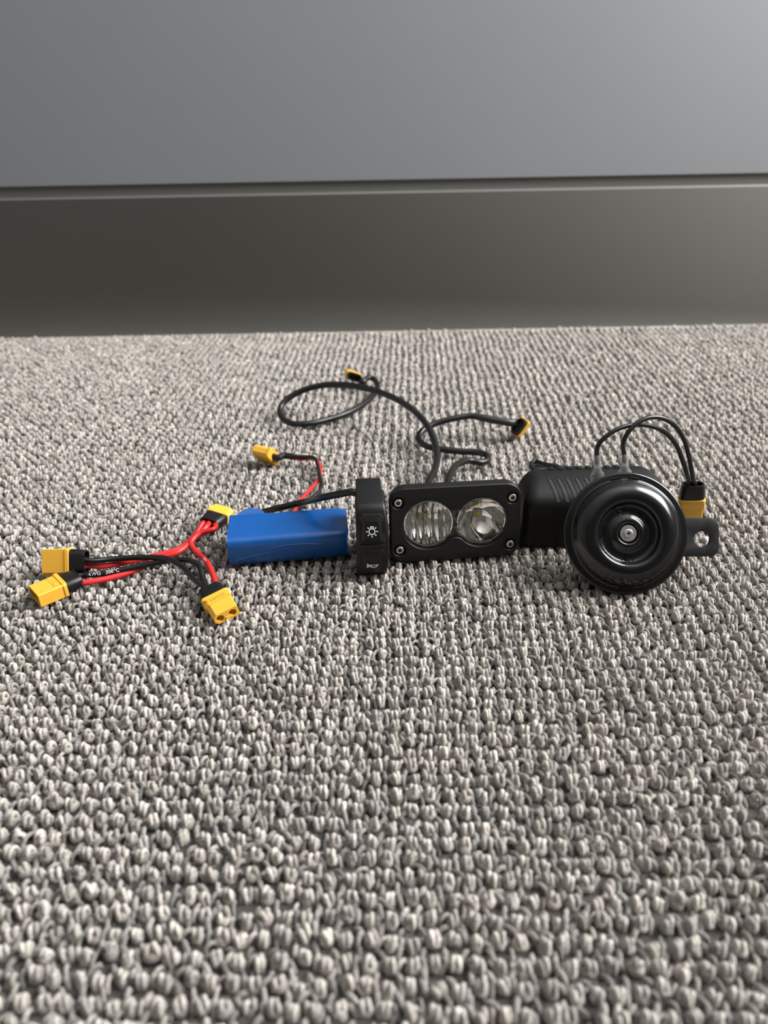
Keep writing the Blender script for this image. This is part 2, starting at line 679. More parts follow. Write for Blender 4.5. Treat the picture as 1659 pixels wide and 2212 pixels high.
    def build(name):
        nonlocal base
        V = np.concatenate(CV) * MM
        F4, F3 = np.concatenate(CF4), np.concatenate(CF3)
        col, fib = np.concatenate(COL), np.concatenate(FIB)
        me = bpy.data.meshes.new(name)
        me.vertices.add(len(V))
        me.vertices.foreach_set('co', V.astype(np.float32).ravel())
        nl = F4.size + F3.size
        me.loops.add(nl)
        me.loops.foreach_set('vertex_index', np.concatenate([F4.ravel(), F3.ravel()]).astype(np.int32))
        me.polygons.add(len(F4) + len(F3))
        st = np.concatenate([np.arange(len(F4)) * 4, F4.size + np.arange(len(F3)) * 3])
        me.polygons.foreach_set('loop_start', st.astype(np.int32))
        me.polygons.foreach_set('use_smooth', np.ones(len(st), bool))
        me.update(calc_edges=True)
        a = me.attributes.new('yarn', 'FLOAT_COLOR', 'POINT')
        a.data.foreach_set('color', col.astype(np.float32).ravel())
        a = me.attributes.new('fibre', 'FLOAT_VECTOR', 'POINT')
        a.data.foreach_set('vector', fib.astype(np.float32).ravel())
        me.materials.append(m)
        for lst in (CV, CF3, CF4, COL, FIB):
            lst.clear()
        base = 0
        return me, len(F4) * 2 + len(F3)

    m = bpy.data.materials.new('looped_wool_yarn')
    m.use_nodes = True
    nt = m.node_tree
    b = nt.nodes['Principled BSDF']
    b.inputs['Roughness'].default_value = 0.85
    b.inputs['Specular IOR Level'].default_value = 0.2
    b.inputs['Sheen Weight'].default_value = 0.55
    b.inputs['Sheen Roughness'].default_value = 0.5
    at1 = nt.nodes.new('ShaderNodeAttribute')
    at1.attribute_name = 'yarn'
    at2 = nt.nodes.new('ShaderNodeAttribute')
    at2.attribute_name = 'fibre'
    no = nt.nodes.new('ShaderNodeTexNoise')
    no.inputs['Scale'].default_value = 2.6
    no.inputs['Detail'].default_value = 3
    nt.links.new(at2.outputs['Vector'], no.inputs['Vector'])
    mr = nt.nodes.new('ShaderNodeMapRange')
    mr.inputs['From Min'].default_value = 0.3
    mr.inputs['From Max'].default_value = 0.7
    mr.inputs['To Min'].default_value = 0.52
    mr.inputs['To Max'].default_value = 1.30
    nt.links.new(no.outputs['Fac'], mr.inputs['Value'])
    sc = nt.nodes.new('ShaderNodeVectorMath')
    sc.operation = 'SCALE'
    nt.links.new(at1.outputs['Color'], sc.inputs[0])
    nt.links.new(mr.outputs[0], sc.inputs['Scale'])
    nt.links.new(sc.outputs[0], b.inputs['Base Color'])
    bp = nt.nodes.new('ShaderNodeBump')
    bp.inputs['Strength'].default_value = 1.0
    bp.inputs['Distance'].default_value = 0.0007
    nt.links.new(no.outputs['Fac'], bp.inputs['Height'])
    nt.links.new(bp.outputs[0], b.inputs['Normal'])

    # the loops stand in a lattice; blocks of 7 x 7 in or near the picture are built loop by loop
    B, Y0 = 7, 60.0
    turn = lambda x, y: (x * RC + y * RS, y * RC - x * RS)

    def half(y):
        return (max(y, 60) * math.cos(PITCH) + 240 * math.sin(PITCH)) * 0.5185

    loops = {'near': ([], []), 'mid': ([], []), 'far': ([], [])}
    outside = []
    for bj in range(-5, 19):
        for bi in range(-22, 22):
            cs = [turn((bi * B + u) * px, Y0 + (bj * B + v) * py) for u in (-.5, B - .5) for v in (-.5, B - .5)]
            lo, hi = min(c[1] for c in cs), max(c[1] for c in cs)
            mx = min(abs(c[0]) for c in cs)
            if lo > WALL_Y - 3 or mx > half(hi) + 330 or lo < -190:
                continue
            if hi > WALL_Y - 5 or (hi > 112 and mx < half(hi) + 6):
                for i in range(bi * B, bi * B + B):
                    for j in range(bj * B, bj * B + B):
                        x, y = turn(i * px + rng.normal(0, .5) + .75 * math.sin(j * .7),
                                    Y0 + j * py + rng.normal(0, .6) + 0.5 * math.sin(i * .9 + j))
                        if y < WALL_Y - 3:
                            z = loops['near' if y < 330 else 'mid' if y < 560 else 'far']
                            z[0].append(x)
                            z[1].append(y)
            else:
                outside.append((bi, bj))
    for zone in loops:
        tufts(*loops[zone], zone)
    me, tris = build('carpet_pile')
    o = bpy.data.objects.new('carpet_pile', me)
    C.objects.link(o)
    o['label'] = 'grey and beige looped wool carpet pile covering the floor'
    o['category'] = 'carpet'
    o['kind'] = 'stuff'
    # beyond the picture the same pile goes on as repeats of one small patch
    g = np.arange(B) - (B - 1) / 2
    gx, gy = [q.ravel() for q in np.meshgrid(g * px, g * py)]
    tufts(gx + rng.normal(0, .5, B * B), gy + rng.normal(0, .6, B * B), 'mid')
    patch, _ = build('carpet_patch')
    for bi, bj in outside:
        x, y = turn((bi * B + (B - 1) / 2) * px, Y0 + (bj * B + (B - 1) / 2) * py)
        q = bpy.data.objects.new('carpet_patch', patch)
        link(q, o)
        q.location = (x * MM, y * MM, 0)
        q.rotation_euler.z = -math.radians(2.4) + rnd.choice((0, PI))
        q['kind'] = 'stuff'
    return tris, len(outside)


print('carpet tris', carpet())
mb = MB()
hole = [(-430, -150), (430, -150), (820, 928), (-820, 928)]
plate(mb, [(-2200, -2600), (1200, -2600), (1200, 932.5), (-2200, 932.5)], [hole], -5.2, -1.6)
M['flat_loops'] = mat('looped_wool_seen_from_afar', (0.44, 0.41, 0.37), 0.95, bump=(150, 0.8, 0.003), vary=(140, 0.35))
structure(mb.build('carpet_sheet', M['flat_loops'], floor))
GZ = -0.6                                     # things sink this far into the pile


# ------------------------------------------------------------------ plug connectors (axis +x to the mating end)
def sect(w, t, c):
    """connector cross-section in (y, z): two corners cut on the -y side"""
    w, t = w / 2, t / 2
    return [(w - .5, -t), (w, -t + .5), (w, t - .5), (w - .5, t), (-w + c, t), (-w, t - c), (-w, -t + c), (-w + c, -t)]


PROF = Matrix(((0, 0, 1, 0), (1, 0, 0, 0), (0, 1, 0, 0), (0, 0, 0, 1)))         # plate (y, z | x)


def wavy_flange(mb, w, t, x0, x1, amp):
    """collar with a wavy rear rim"""
    n = 44
    rows = []
    rim = rrect(-w / 2, -t / 2, w / 2, t / 2, 1.9, 10)
    for x, g in ((x0, -0.35), (x0 + .3, 0), (x1 - .3, 0), (x1, -0.3)):
        lp = offset_poly(rim, -g)
        row = []
        for (y, z) in lp:
            dx = amp * math.cos(2 * PI * y / (w * .62)) * (0.9 if abs(z) > t / 2 - 1 else .4) if x <= x0 + .31 else 0
            row.append((x + dx, y, z))
        rows.append(row)
    loft(mb, rows)


def connector(parent, name, kind, mtx, boot=11.0, text=True, lettering_side=1, nose=15.2):
    """kind 'socket' (two holes) or 'plug' (open shell with pins); mtx in the parent's frame, mm"""
    mb = MB()
    if kind == 'socket':
        wavy_flange(mb, 16.4, 8.6, -1.6, 0.4, .55)
        plate(mb, sect(15.6, 8.4, 2.2), [], 0.2, 5.0, ch=.25, steps=1, mtx=PROF)
        holes = [circle(-3.6, 0, 2.2, 20), circle(3.6, 0, 2.2, 20)]
        plate(mb, sect(14.2, 7.0, 2.0), holes, 4.8, nose, ch=.25, steps=1, mtx=PROF, back=False)
        plate(mb, rrect(-1.0, -3.9, 1.0, -0.6, .3, 2), [], 4.8, nose + .4, ch=.2, steps=1, mtx=PROF)
    else:
        wavy_flange(mb, 17.0, 9.2, -1.6, 0.6, .6)
        plate(mb, sect(16.0, 8.2, 2.0), [sect(14.4, 6.7, 1.8)], 0.2, 14.6, ch=.18, steps=1, mtx=PROF, back=False)
        plate(mb, sect(15.4, 7.6, 2.0), [], 0.2, 5.5, mtx=PROF)
    h = mb.build(name, M['yellow'], parent, mtx=mtx, sharp=28)
    # contacts
    for y in (-3.6, 3.6):
        c = MB()
        if kind == 'socket':
            rot = Matrix.Translation((0, y, 0)) @ Matrix.Rotation(PI / 2, 4, 'Y')
            lathe(c, [(0, nose - 4), (1.75, nose - 4), (1.75, nose - 1.2), (2.15, nose - 1.2), (2.15, nose - 4.2)], 20, rot)
        else:
            rot = Matrix.Translation((0, y, 0)) @ Matrix.Rotation(PI / 2, 4, 'Y')
            lathe(c, [(1.7, 5), (1.7, 11.6), (1.2, 12.6), (0, 12.9)], 16, rot)
        c.build('contact', M['gold'], h)
    # raised lettering in a sunk panel on the broad face
    if text:
        t = MB()
        V, F = text_geo('XT60H-F' if kind == 'socket' else 'XT60H-M', 3.3, 0.22)
        z = 4.22 if kind == 'socket' else 4.12
        s = lettering_side
        if kind == 'socket':
            m = axes(Vector((2.75, 0, z)), Vector((0, -1, 0)), Vector((1, 0, 0)), Vector((0, 0, 1)))
        else:
            m = axes(Vector((2.75, 0, z)), Vector((0, -1, 0)), Vector((1, 0, 0)), Vector((0, 0, 1)))
        if s < 0:
            m = Matrix.Rotation(PI, 4, 'X') @ m
        V = [(v[0] * .92, v[1], v[2]) for v in V]
        t.add(V, F, m)
        # frame round the lettering
        for a, b_ in (((0.9, -6.4), (1.15, 6.4)), ((4.4, -6.4), (4.65, 6.4))):
            bx = MB()
            box(bx, a[0], a[1], 4.0, b_[0], b_[1], z + .14)
            t.add(bx.v, bx.f, None if s > 0 else Matrix.Rotation(PI, 4, 'X'))
        t.build('raised_lettering', M['yellow'], h, sharp=40)
    if boot:
        b = MB()
        rim = rrect(-7.6, -4.1, 7.6, 4.1, 3.6, 8)
        inner = rrect(-6.7, -3.2, 6.7, 3.2, 3.0, 8)
        rows = []
        L = boot
        for x, sc in ((-0.4, 1.0), (-2.5, 1.01), (-L * .5, .99), (-L + .4, .91), (-L, .89)):
            rows.append([(x, y * sc, z * (1 if sc > .97 else 1.03 * sc)) for y, z in rim])
        for x, sc in ((-L, .90), (-L + 3.5, .90)):
            rows.append([(x, y * sc, z * sc) for y, z in inner])
        loft(b, rows, cap0=False, cap1=True)
        b.build('boot', M['boot'], h, sharp=40)
    return h


def pose(origin, axis, width_hint):
    """frame with +x along axis and +y as close as can be to width_hint"""
    x = Vector(axis).normalized()
    y = Vector(width_hint)
    y = (y - x * y.dot(x)).normalized()
    return axes(Vector(origin), x, y, x.cross(y))


def rel(parent, pts):
    inv = base_matrix(parent).inverted()
    return [inv @ Vector(p) for p in pts]


def wire(parent, name, pts, r, m, n=9, seg=12):
    mb = MB()
    path = catmull(rel(parent, pts), n)
    tube(mb, path, r, seg)
    o = mb.build(name, m, parent, sharp=50)
    return o, path


def tube_text(parent, path, r, s, size, start, side, m, flip=False, name='wire_lettering'):
    """flat print wrapped on a round wire; start: mm along the path; side: the direction the print faces"""
    V, F = text_geo(s, size, 0, 'LEFT')
    L = [0]
    for i in range(1, len(path)):
        L.append(L[-1] + (path[i] - path[i - 1]).length)
    out = []
    for v in V:
        d = start - v[0] if flip else start + v[0]
        d = min(max(d, 0), L[-1] - 1e-3)
        i = max(k for k in range(len(L) - 1) if L[k] <= d)
        f = (d - L[i]) / max(L[i + 1] - L[i], 1e-6)
        p = path[i].lerp(path[i + 1], f)
        t = (path[i + 1] - path[i]).normalized()
        n = Vector(side)
        n = (n - t * n.dot(t)).normalized()
        b = n.cross(t)
        a = v[1] / r * (-1 if flip else 1)
        out.append(p + (n * math.cos(a) + b * math.sin(a)) * (r + .13))
    mb = MB()
    mb.add(out, F)
    return mb.build(name, m, parent)


# ------------------------------------------------------------------ three-way splitter harness
def harness():
    h = thing('splitter_harness', 'red and black wire splitter harness with four yellow plugs left of the blue battery',
              'wiring harness', at(300, 1215, 0))
    inv = base_matrix(h).inverted()

    def con(kind, origin, axis, width, **k):
        return connector(h, 'connector', kind, inv @ pose(origin, axis, width), **k)

    # socket pointing at the camera
    ax = Vector((0.50, -0.86, -0.06))
    wid = Vector((0.86, 0.50, 0.20))
    o3 = Vector((-93.4, 338.8, 4.6))
    con('socket', o3, ax, wid)
    r3 = o3 - ax.normalized() * 9
    wd3 = -Vector(wid).normalized()
    # near plug at the left
    ax = Vector((-0.74, -0.67, -0.02))
    wid1 = Vector((0.67, -0.74, 0))
    o1 = Vector((-187.2, 357.0, 4.2))
    con('plug', o1, ax, wid1)
    x1 = ax.normalized()
    # far plug at the left, standing on its edge
    o2 = at(149, 1214, 8.6)
    ax2 = Vector((-1, 0.06, -0.04))
    con('plug', o2, ax2, (0, 0.50, .86), text=False)
    # inlet beside the battery, turned away from the camera
    o4 = at(471, 1115, 7.5)
    ax4 = Vector((0.34, 0.94, 0.0)).normalized()
    wid4 = Vector((-0.94, 0.34, 0.14))
    con('socket', o4, ax4, wid4, nose=8.6, text=False)
    r4 = o4 - ax4 * 9
    w4 = pose(o4, ax4, wid4)
    W4 = Vector((w4[0][1], w4[1][1], w4[2][1]))
    rw = 1.75
    # red wires: inlet -> each outlet
    r1 = o1 - x1 * 8
    r2 = o2 - ax2.normalized() * 8
    red, blk = M['red_wire'], M['black_wire']
    wire(h, 'red_wire', [r4 + W4 * 4, at(437, 1132, 8), at(420, 1158, 4.5), at(385, 1186, 3), at(340, 1199, 2.4),
                         at(280, 1213, 2.2), at(220, 1223, 3.5), at(192, 1222, 5.5), r2 + Vector((-1, -2.0, -2.6))], rw, red)
    _, p = wire(h, 'red_wire', [r4 + W4 * 1.0, at(447, 1137, 9), at(418, 1165, 6), at(385, 1192, 5.2), at(340, 1208, 3.2),
                                at(290, 1232, 2.2), at(240, 1248, 2.2), at(185, 1258, 3.6), r1 + Vector((0, -3.2, 0))], rw, red)
    _, p = wire(h, 'red_wire', [r4 - W4 * 3.4, at(462, 1143, 10.5), at(432, 1152, 9), at(413, 1172, 6.5), at(422, 1190, 4.5),
                                at(443, 1209, 4), at(455, 1230, 6), r3 - wd3 * 4.2 + Vector((0, 0, .3)), r3 - wd3 * 4.2 + ax * .0 + (o3 - r3) * .3], rw, red)
    tube_text(h, p, rw, 'AWG', 2.3, 58, (0.1, -0.7, 0.7), M['print'], flip=True)
    # black wires: joined at the camera-side socket
    wire(h, 'black_wire', [r2 + Vector((-2, .5, 3.2)), at(192, 1211, 10), at(250, 1207, 7), at(315, 1204, 7.5), at(360, 1207, 8.5),
                           at(395, 1225, 8.5), at(420, 1252, 7), at(440, 1268, 5.5), r3 + wd3 * 4.8], rw, blk)
    _, p = wire(h, 'black_wire', [r1 + Vector((0, 3.4, .4)), at(178, 1243, 4), at(215, 1240, 4.2), at(260, 1232, 4.4), at(320, 1219, 5),
                                  at(370, 1211, 7), at(410, 1211, 9.5), at(432, 1226, 9.5), at(438, 1250, 7), r3 + wd3 * 1.6], rw, blk)
    tube_text(h, p, rw, 'AWG   200\u00b0C', 3.0, 7.5, (0, -0.75, 0.66), M['print'])
    return h


harness()


# ------------------------------------------------------------------ battery pack
def battery():
    p0, p1 = at(497, 1228, 0), at(757, 1208, 0)
    d = p1 - p0
    yaw = math.atan2(d.y, d.x)
    Lx = d.length
    b = thing('battery_pack', 'flat battery pack in bright blue shrink wrap beside the black switch', 'battery',
              (p0.x, p0.y, GZ), (0, 0, yaw))
    D, Hh = 36.0, 20.5
    rng = random.Random(3)

    def section(x):
        u = x / Lx
        e = max(0, 1 - u / .07)                # left end: the film stands out square
        f = max(0, (u - .90) / .10)            # right end: the film folds in
        n = 56
        row = []
        for k in range(n):
            a = 2 * PI * k / n
            ex = 2 / 4.4
            cy, cz = math.cos(a), math.sin(a)
            y = math.copysign(abs(cy) ** ex, cy) * D / 2
            z = math.copysign(abs(cz) ** ex, cz) * Hh / 2
            # valley between the two cells, on top and below
            z -= math.copysign(1.0, z) * .45 * math.exp(-(y / 5) ** 2) * (1 - e) * (1 - f * .6)
            y *= 1 - .045 * f + 0.01 * e
            z *= 1 - .10 * f ** 1.5 + .015 * e
            # loose wrinkles in the film
            w = .22 * math.sin(u * 21 + a * 3) * math.exp(-((u - .15) / .2) ** 2) + .16 * math.sin(u * 8 + 2 * a)
            y += w * .5
            z += w * .5 if cz > -.5 else 0
            row.append((x + (1.4 * cz if e else 0) * e * 0 - 1.6 * f * math.exp(-((cz - .1) / .5) ** 2), y + D / 2, z + Hh / 2))
        return row

    xs = [0, .4, 1.2, 2.2, 3.5, 5] + [5 + (Lx - 12) * i / 22 for i in range(1, 23)] + [Lx - 5, Lx - 3, Lx - 1.4, Lx - .5, Lx]
    mb = MB()
    rows = [section(x) for x in xs]
    c0 = [(1.5, (y - D / 2) * .955 + D / 2, (z - Hh / 2) * .93 + Hh / 2) for x, y, z in rows[0]]
    c1 = [(Lx - 3.2, (y - D / 2) * .93 + D / 2, (z - Hh / 2) * .90 + Hh / 2) for x, y, z in rows[-1]]
    loft(mb, [c0] + rows + [c1])
    wrap = mb.build('shrink_wrap', M['blue'], b, sharp=38)
    # pointed loose end of the film at the back
    mb = MB()
    pts = [(2.5, 31.5, 19.2), (7, 34.5, 20.4), (12.2, 36.0, 22.6), (16, 36.2, 21.4), (20, 35.5, 20.4), (22, 32, 19.6)]
    V = [Vector(p) for p in pts] + [Vector(p) + Vector((.2, -.5, -.6)) for p in pts]
    k = len(pts)
    F = [list(range(k)), [i + k for i in range(k)][::-1]] + [[i, (i + 1) % k, (i + 1) % k + k, i + k] for i in range(k)]
    mb.add(V, F)
    mb.build('film_flap', M['blue'], wrap)
    # fused seam line that runs round the lower front corner
    def skin(x, z):
        # front surface of the wrap at (x, z)
        best = min(section(x), key=lambda p: (abs(p[2] - z) + (0 if p[1] < D / 2 else 99)))
        return Vector((x, best[1] - .05, z))
    seam = [skin(24, 9.5), skin(14, 8.2), skin(7, 6.6), skin(4.2, 5.2), skin(3.8, 3.8), skin(5, 2.6), skin(9, 1.9), skin(20, 1.7), skin(34, 1.7)]
    mb = MB()
    tube(mb, catmull(seam, 5), .16, 6)
    mb.build('film_seam', M['blue_edge'], wrap)
    seam = [skin(26, 12.8), skin(33, 13.8), skin(40, 14.1), skin(47, 13.9), skin(55, 13.0)]
    mb = MB()
    tube(mb, catmull(seam, 5), .14, 6)
    mb.build('film_seam', M['blue_edge'], wrap)

    # thin lead behind the pack with a bare plug
    inv = base_matrix(b).inverted()
    o = at(589, 986, 7.5)
    nose = at(534, 975, 7.0)
    ax = nose - o
    ax.z = 0.4
    c = connector(b, 'plug', 'plug', inv @ pose(o - ax.normalized() * 0, ax, (0.25, 0.62, -0.78)), boot=0, text=False)
    k = -ax.normalized()
    s0 = o + k * .2
    sl = [s0, o + k * 5, at(612, 984, 7), at(635, 987, 6.3)]
    wire(b, 'shrink_sleeve', sl, 2.5, M['boot'])
    for off in (-3, 3):
        mb = MB()
        pth = rel(b, [o + Vector((0, off * .6, -off * .6)), o + k * 3.6 + Vector((0, off * .3, -off * .3)), o + k * 7])
        tube(mb, catmull(pth, 5), 1.9, 10)
        mb.build('solder_sleeve', M['boot'], b)
    wire(b, 'black_wire', [at(628, 985, 7), at(655, 986.5, 6.5), at(672, 987, 6.5), at(681, 991, 6.5), at(686, 1005, 6),
                           at(691, 1030, 5), at(694, 1050, 4), at(689, 1062, 3), at(672, 1076, 3), at(655, 1085, 4),
                           at(648, 1101, 8), at(646, 1112, 9)], 1.35, M['black_wire'])
    wire(b, 'red_wire', [at(626, 989, 5), at(650, 991.5, 4), at(676, 990.5, 4), at(686, 997, 4), at(692, 1012, 4), at(691, 1028, 3.5),
                         at(684, 1042, 3), at(668, 1059, 3), at(655, 1074, 3), at(645, 1084, 4), at(638, 1099, 8), at(634, 1110, 9)], 1.35, M['red_wire'])
    return b


battery()


# ------------------------------------------------------------------ handlebar switch
def switch():
    X0 = -16.2
    s = thing('handlebar_switch', 'black handlebar clamp switch with white bulb and horn icons between battery and headlight',
              'switch', (X0, 364, GZ), (0, 0, math.radians(1.5)))
    W = 18.0
    # front housing, outline (depth, height)
    f = [(9, 0.2), (4.5, 0.6), (3.2, 2.2), (1.9, 6), (0.7, 12), (0.2, 18), (0.5, 25), (1.9, 32), (4.2, 38.5), (6.4, 42.6), (8.0, 44.4),
         (10.5, 45.6), (14, 46), (26.5, 46), (26.5, 40), (24, 0.6), (16, .2)]
    mb = MB()
    plate(mb, f, [], 0, W, ch=1.5, steps=3, mtx=SIDE)
    # the right flank bellies out half way down
    mb.v = [(x + (2.0 * math.sin(PI * min(max(z, 0), 46) / 46) ** 1.3 - .9) * max(0, (x - W * .45) / (W * .55)), y, z) for x, y, z in mb.v]
    body = mb.build('housing', M['black_plastic'], s, sharp=30)
    # clamp ring behind it
    g = [(14, 1.0), (30, 0.8), (38, 2.5), (43.5, 8), (45.6, 16), (46, 24), (45.6, 36), (45.0, 42.5), (43.5, 45.4), (41, 46.2), (14, 46.0)]
    mb = MB()
    plate(mb, g, [circle(30, 22.5, 12.2, 40)], 0.3, 15.6, ch=1.2, steps=3, hole_ch=.6, mtx=SIDE)
    mb.build('clamp_ring', M['black_plastic'], s, sharp=30)
    # a fine ridge along the right front edge
    # buttons follow the curved front
    def front(z):
        for i in range(3, len(f) - 1):
            if f[i][1] <= z <= f[i + 1][1]:
                t = (z - f[i][1]) / (f[i + 1][1] - f[i][1])
                return f[i][0] + t * (f[i + 1][0] - f[i][0])
        return f[3][0]

    def button(name, label, z0, z1, w0, w1, r0, proud, hi_bevel):
        ya, yb = front(z0), front(z1)
        up = Vector((0, yb - ya, z1 - z0)).normalized()
        nrm = Vector((0, -up.z, up.y))
        o = Vector((W / 2 + .2, (ya + yb) / 2, (z0 + z1) / 2))
        fr = axes(o, Vector((1, 0, 0)), up, nrm)
        hz = (Vector((0, yb - ya, z1 - z0)).length) / 2
        # dark plate standing in for the shaded gap round the button
        g_ = MB()
        q = [(-w0 / 2 - 1.0, -hz - .8), (w0 / 2 + 1.0, -hz - .8), (w1 / 2 + 1.0, hz - 1.2), (w1 / 2 - .6, hz + .9), (-w1 / 2 + .6, hz + .9), (-w1 / 2 - 1.0, hz - 1.2)]
        plate(g_, q, [], -2.2, .42, ch=.2, steps=1, mtx=fr)
        gk = g_.build('button_gap_shade', M['black_gap'], s)
        mb = MB()
        q = [(-w0 / 2, -hz), (w0 / 2, -hz), (w1 / 2, hz - 1.6), (w1 / 2 - 1.6, hz), (-w1 / 2 + 1.6, hz), (-w1 / 2, hz - 1.6)]
        bt, tp, sd = (0.35, hi_bevel, 1.5)
        q2 = [(-w0 / 2 + sd, -hz + bt), (w0 / 2 - sd, -hz + bt), (w1 / 2 - sd - .2, hz - tp - .4), (w1 / 2 - sd - .8, hz - tp),
              (-w1 / 2 + sd + .8, hz - tp), (-w1 / 2 + sd + .2, hz - tp - .4)]
        rows = [[(x, y, -1.5) for x, y in q], [(x, y, .3) for x, y in q], [(x, y, proud) for x, y in q2]]
        loft(mb, rows, fr)
        bt_ = mb.build(name, M['black_button'], s, sharp=20)
        return bt_, fr, proud

    bt, fr, h = button('light_button', '', 26.2, 40.2, 12.4, 11.2, 2, 1.55, 3.4)

    def flat(parent, name, polys, fr, m):
        mb = MB()
        for outer, holes in polys:
            plate(mb, outer, holes, -.02, .07, mtx=fr)
        return mb.build(name, m, parent)

    # bulb icon: ring, rays, little cap
    zc = -1.7
    polys = [(circle(0, zc, 1.95, 36), [circle(0, zc, 1.42, 36)])]
    for k in range(7):
        a = math.radians(-90 + (k - 3) * 45) if k != 99 else 0
        c, sn = math.cos(a), math.sin(a)
        r0, r1, w = 2.35, 3.45, .27
        polys.append(([(r0 * c + w * sn, zc + r0 * sn - w * c), (r1 * c + w * sn, zc + r1 * sn - w * c),
                       (r1 * c - w * sn, zc + r1 * sn + w * c), (r0 * c - w * sn, zc + r0 * sn + w * c)], []))
    polys.append((rrect(-1.0, zc + 1.72, 1.0, zc + 3.05, .15, 2), [rrect(-.48, zc + 2.0, .48, zc + 2.5, .1, 2)]))
    # the rays at the two upper corners sit beside the cap
    flat(bt, 'bulb_icon', polys, fr @ Matrix.Translation((0, 0, h)), M['print'])

    # divider bar
    mb = MB()
    z = 24.0
    o = Vector((W / 2 + .2, front(z), z))
    fr2 = axes(o, Vector((1, 0, 0)), Vector((0, 0, 1)), Vector((0, -1, 0)))
    plate(mb, rrect(-7.2, -1.0, 7.2, .1, .3, 3), [], -1.5, .9, ch=.3, steps=2, mtx=fr2)
    mb.build('divider_bar', M['black_button'], s, sharp=40)

    bt, fr, h = button('horn_button', '', 5.0, 19.6, 10.8, 12.2, 2, 1.6, 2.6)
    # trumpet icon
    zc = -2.0
    k = .98
    P = lambda a: [(x * k, zc + y * k) for x, y in a]
    polys = [(P([(-3.5, -1.65), (-3.0, -1.65), (-2.1, -.35), (-2.1, .35), (-3.0, 1.5), (-3.5, 1.5)]), []),
             (P([(-2.2, .05), (2.6, .05), (2.6, -.28), (3.2, -.28), (3.2, .82), (2.6, .82), (2.6, .5), (-2.2, .5)]), []),
             (P(circle(.35, -.55, 2.35, 30, 1.05)), [P(circle(.45, -.5, 1.55, 30, .52))])]
    flat(bt, 'trumpet_icon', polys, fr @ Matrix.Translation((0, 0, h)), M['print'])
    # lead that leaves the clamp to the left and runs behind the battery
    wire(s, 'cable', [(-8, 392, 36), atY(766, 1064, 392), atY(735, 1067, 396), atY(700, 1074, 402), at(655, 1085, 22),
                      at(600, 1098, 14), at(560, 1108, 6), at(540, 1112, 3)], 2.2, M['black_wire'])
    return s


switch()


# ------------------------------------------------------------------ twin headlight
def figure8(cx, r, waist, n=120):
    """outline of two joined circles about the origin, with a soft waist"""
    out = []
    for i in range(n):
        a = 2 * PI * i / n
        c, s = abs(math.cos(a)), abs(math.sin(a))
        disc = r * r - (cx * s) ** 2
        r1 = cx * c + math.sqrt(disc) if disc > 0 else 0
        # waist: hyperbola-like fillet
        lo, hi = 0.1, cx + r
        for _ in range(40):
            m = (lo + hi) / 2
            x, y = m * c, m * s
            dc = math.hypot(x - cx, y) - r
            # waist arc of radius rf centred above the gap
            rf = ((cx * cx + waist * waist - r * r) / (2 * (r - waist))) if r > waist else 1
            yc = waist + rf
            inside = dc < 0 or (y < yc and math.hypot(x, y - yc) > rf and x < cx * rf / (rf + r) + 1e-6)
            if inside:
                lo = m
            else:
                hi = m
        out.append((lo * math.cos(a), lo * math.sin(a)))
    return out


